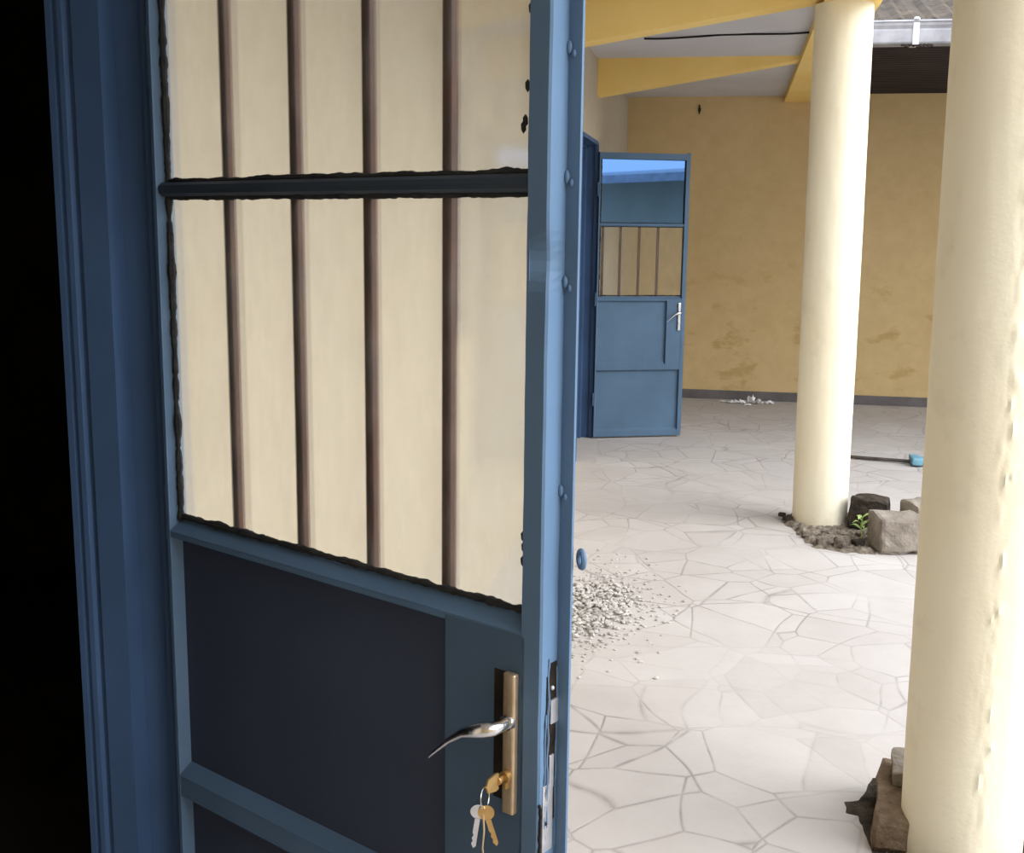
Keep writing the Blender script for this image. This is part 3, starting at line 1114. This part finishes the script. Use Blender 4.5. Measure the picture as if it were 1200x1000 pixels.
# paper scraps by the far skirting
labs = ['leftmost crumpled white scrap at the far skirting', 'tallest white scrap in the middle of the litter by the far wall',
        'white scrap just right of the tallest one at the far wall', 'rightmost white scrap at the far skirting',
        'small white scrap in front of the litter by the far wall', 'flat white scrap on the left side of the far litter',
        'smallest white scrap between the leftmost and the tallest']
for i, (x, y, s_, h) in enumerate([(0.06, 10.58, 0.07, 0.018), (0.235, 10.62, 0.05, 0.055), (0.30, 10.58, 0.06, 0.035), (0.40, 10.62, 0.05, 0.02),
                                   (0.20, 10.45, 0.05, 0.015), (-0.02, 10.62, 0.05, 0.012), (0.14, 10.57, 0.06, 0.03)]):
    b = bmesh.new()
    bmesh.ops.create_grid(b, x_segments=6, y_segments=6, size=0.5)
    for v in b.verts:
        p = Vector((v.co.x * s_ * 1.5, v.co.y * s_, 0))
        nz = abs(noise.noise(p * 45 + Vector((i * 3.1, 0, 0)))) * h * 2.2 + 0.003
        v.co = p + Vector((0, 0, nz))
    r0 = bmesh.ops.solidify(b, geom=b.faces[:], thickness=0.002)
    mb = MB()
    mb.merge(b)
    o = mb.build('paper_scrap', M['litter'])
    o.location = (x, y, 0.001)
    o.rotation_euler = (0, 0, i * 1.1)
    tag(o, labs[i], 'litter', 'white scraps by the far wall')

# broom lying on the paving with a blue head
br = empty('broom', (1.28, 8.03, 0.0))
tag(br, 'broom lying on the ground between the columns, dark stick and pale blue head', 'broom')
b = MB().tube([(-0.60, 0.16, 0.014), (-0.3, 0.085, 0.016), (-0.02, 0.01, 0.022)], [0.011, 0.012, 0.012], 10)
b.build('stick', M['darkwood'], br, smooth=True)
b = MB().box(-0.02, 0.05, -0.09, 0.09, 0.012, 0.060, 0.010, 3)
b.build('head', M['bluecloth'], br, smooth=True)
b = MB()
rnd = random.Random(3)
for i in range(60):
    y = rnd.uniform(-0.08, 0.08); z = rnd.uniform(0.02, 0.05)
    b.tube([(0.045, y, z), (0.10, y + rnd.uniform(-.01, .01), z - 0.006), (0.15, y + rnd.uniform(-.03, .03), max(0.005, z - 0.02))], 0.003, 5)
b.build('bristles', M['bluecloth'], br)

# a few loose pebbles scattered on the paving
rnd = random.Random(21)
peb = [(-0.62, 3.42, 0.016, 'pale pebble on the paving near the lock edge of the near door, highest of four'),
       (-0.50, 3.00, 0.010, 'pale pebble on the paving near the near door, second of four from the far end'),
       (-0.47, 2.90, 0.012, 'pale pebble on the paving near the near door, third of four from the far end'),
       (-0.42, 2.70, 0.013, 'pale pebble at the bottom left of the visible paving')]
for i, (x, y, s_, lab) in enumerate(peb):
    rough_block('pebble', (s_ * 1.5, s_ * 1.1, s_ * 0.8), (x, y, 0), (0, 0, rnd.uniform(0, 3)), M['gravel'], lab, 'pebble', 40 + i, s_ * 0.15,
                'loose pebbles on the paving', 0.6)

# ------------------------------------------------------------------ keys in the near lock
t = R(61.87)
kr = empty('key_bunch', (0, 0, 0), math.atan2(-math.cos(t), math.sin(t)))
ks, kz = 0.813, 1.018 - 0.163 - 0.046
dl = Vector((math.sin(t), -math.cos(t), 0)); nl = Vector((-math.cos(t), -math.sin(t), 0))
kr.location = Vector((XW, YH, 0)) + dl * ks + nl * 0.020 + Vector((0, 0, kz))
tag(kr, 'bunch of keys hanging from the lock of the near blue door', 'keys')
# local: x towards free edge, -y towards viewer, z up; key shank enters along +y
b = MB()
b.box(-0.0012, 0.0012, -0.012, 0.004, -0.004, 0.004, 0.0004)
b.tube([(0, -0.010, 0), (0, -0.014, 0)], [0.006, 0.006], 12)
b.prism([(-0.012, -0.012), (-0.018, -0.013), (-0.034, -0.010), (-0.038, 0.0), (-0.034, 0.010), (-0.018, 0.013), (-0.012, 0.012)], 0, -0.0014, 0.0014)
b.build('key', M['keybrass'], kr, smooth=False)
b = MB().ring((0.0, -0.040, -0.014), 0.015, 0.0011, (0.9, 0.3, 0.1), 28, 6)
b.build('split_ring', M['chrome'], kr, smooth=True)


def hanging_key(dx, dy, tilt, m, L=0.055):
    b = MB()
    hd = [(0.0115 * math.cos(a), 0.0115 * math.sin(a)) for a in [i * math.pi / 9 for i in range(18)]]
    b.prism(hd, 1, -0.001, 0.001)
    b.prism([(-0.0035, -0.010), (0.0035, -0.010), (0.0035, -L), (0.0, -L - 0.004), (-0.0035, -L + 0.003), (-0.002, -L + 0.008),
             (-0.0038, -L + 0.012), (-0.002, -L + 0.017), (-0.0038, -L + 0.021)], 1, -0.001, 0.001)
    o = b.build('key', m, kr)
    o.location = (dx, dy, -0.034)
    o.rotation_euler = (R(6), R(tilt), R(35))
    return o


hanging_key(-0.006, -0.046, 8, M['chrome'])
hanging_key(0.004, -0.042, -16, M['keybrass'], 0.05)
b = MB().tube([(0.0, -0.044, -0.030), (0.004, -0.046, -0.060), (0.002, -0.047, -0.085), (0.006, -0.046, -0.115)], 0.0013, 6)
b.build('wire_loop', M['brass'], kr, smooth=True)

bpy.context.view_layer.update()
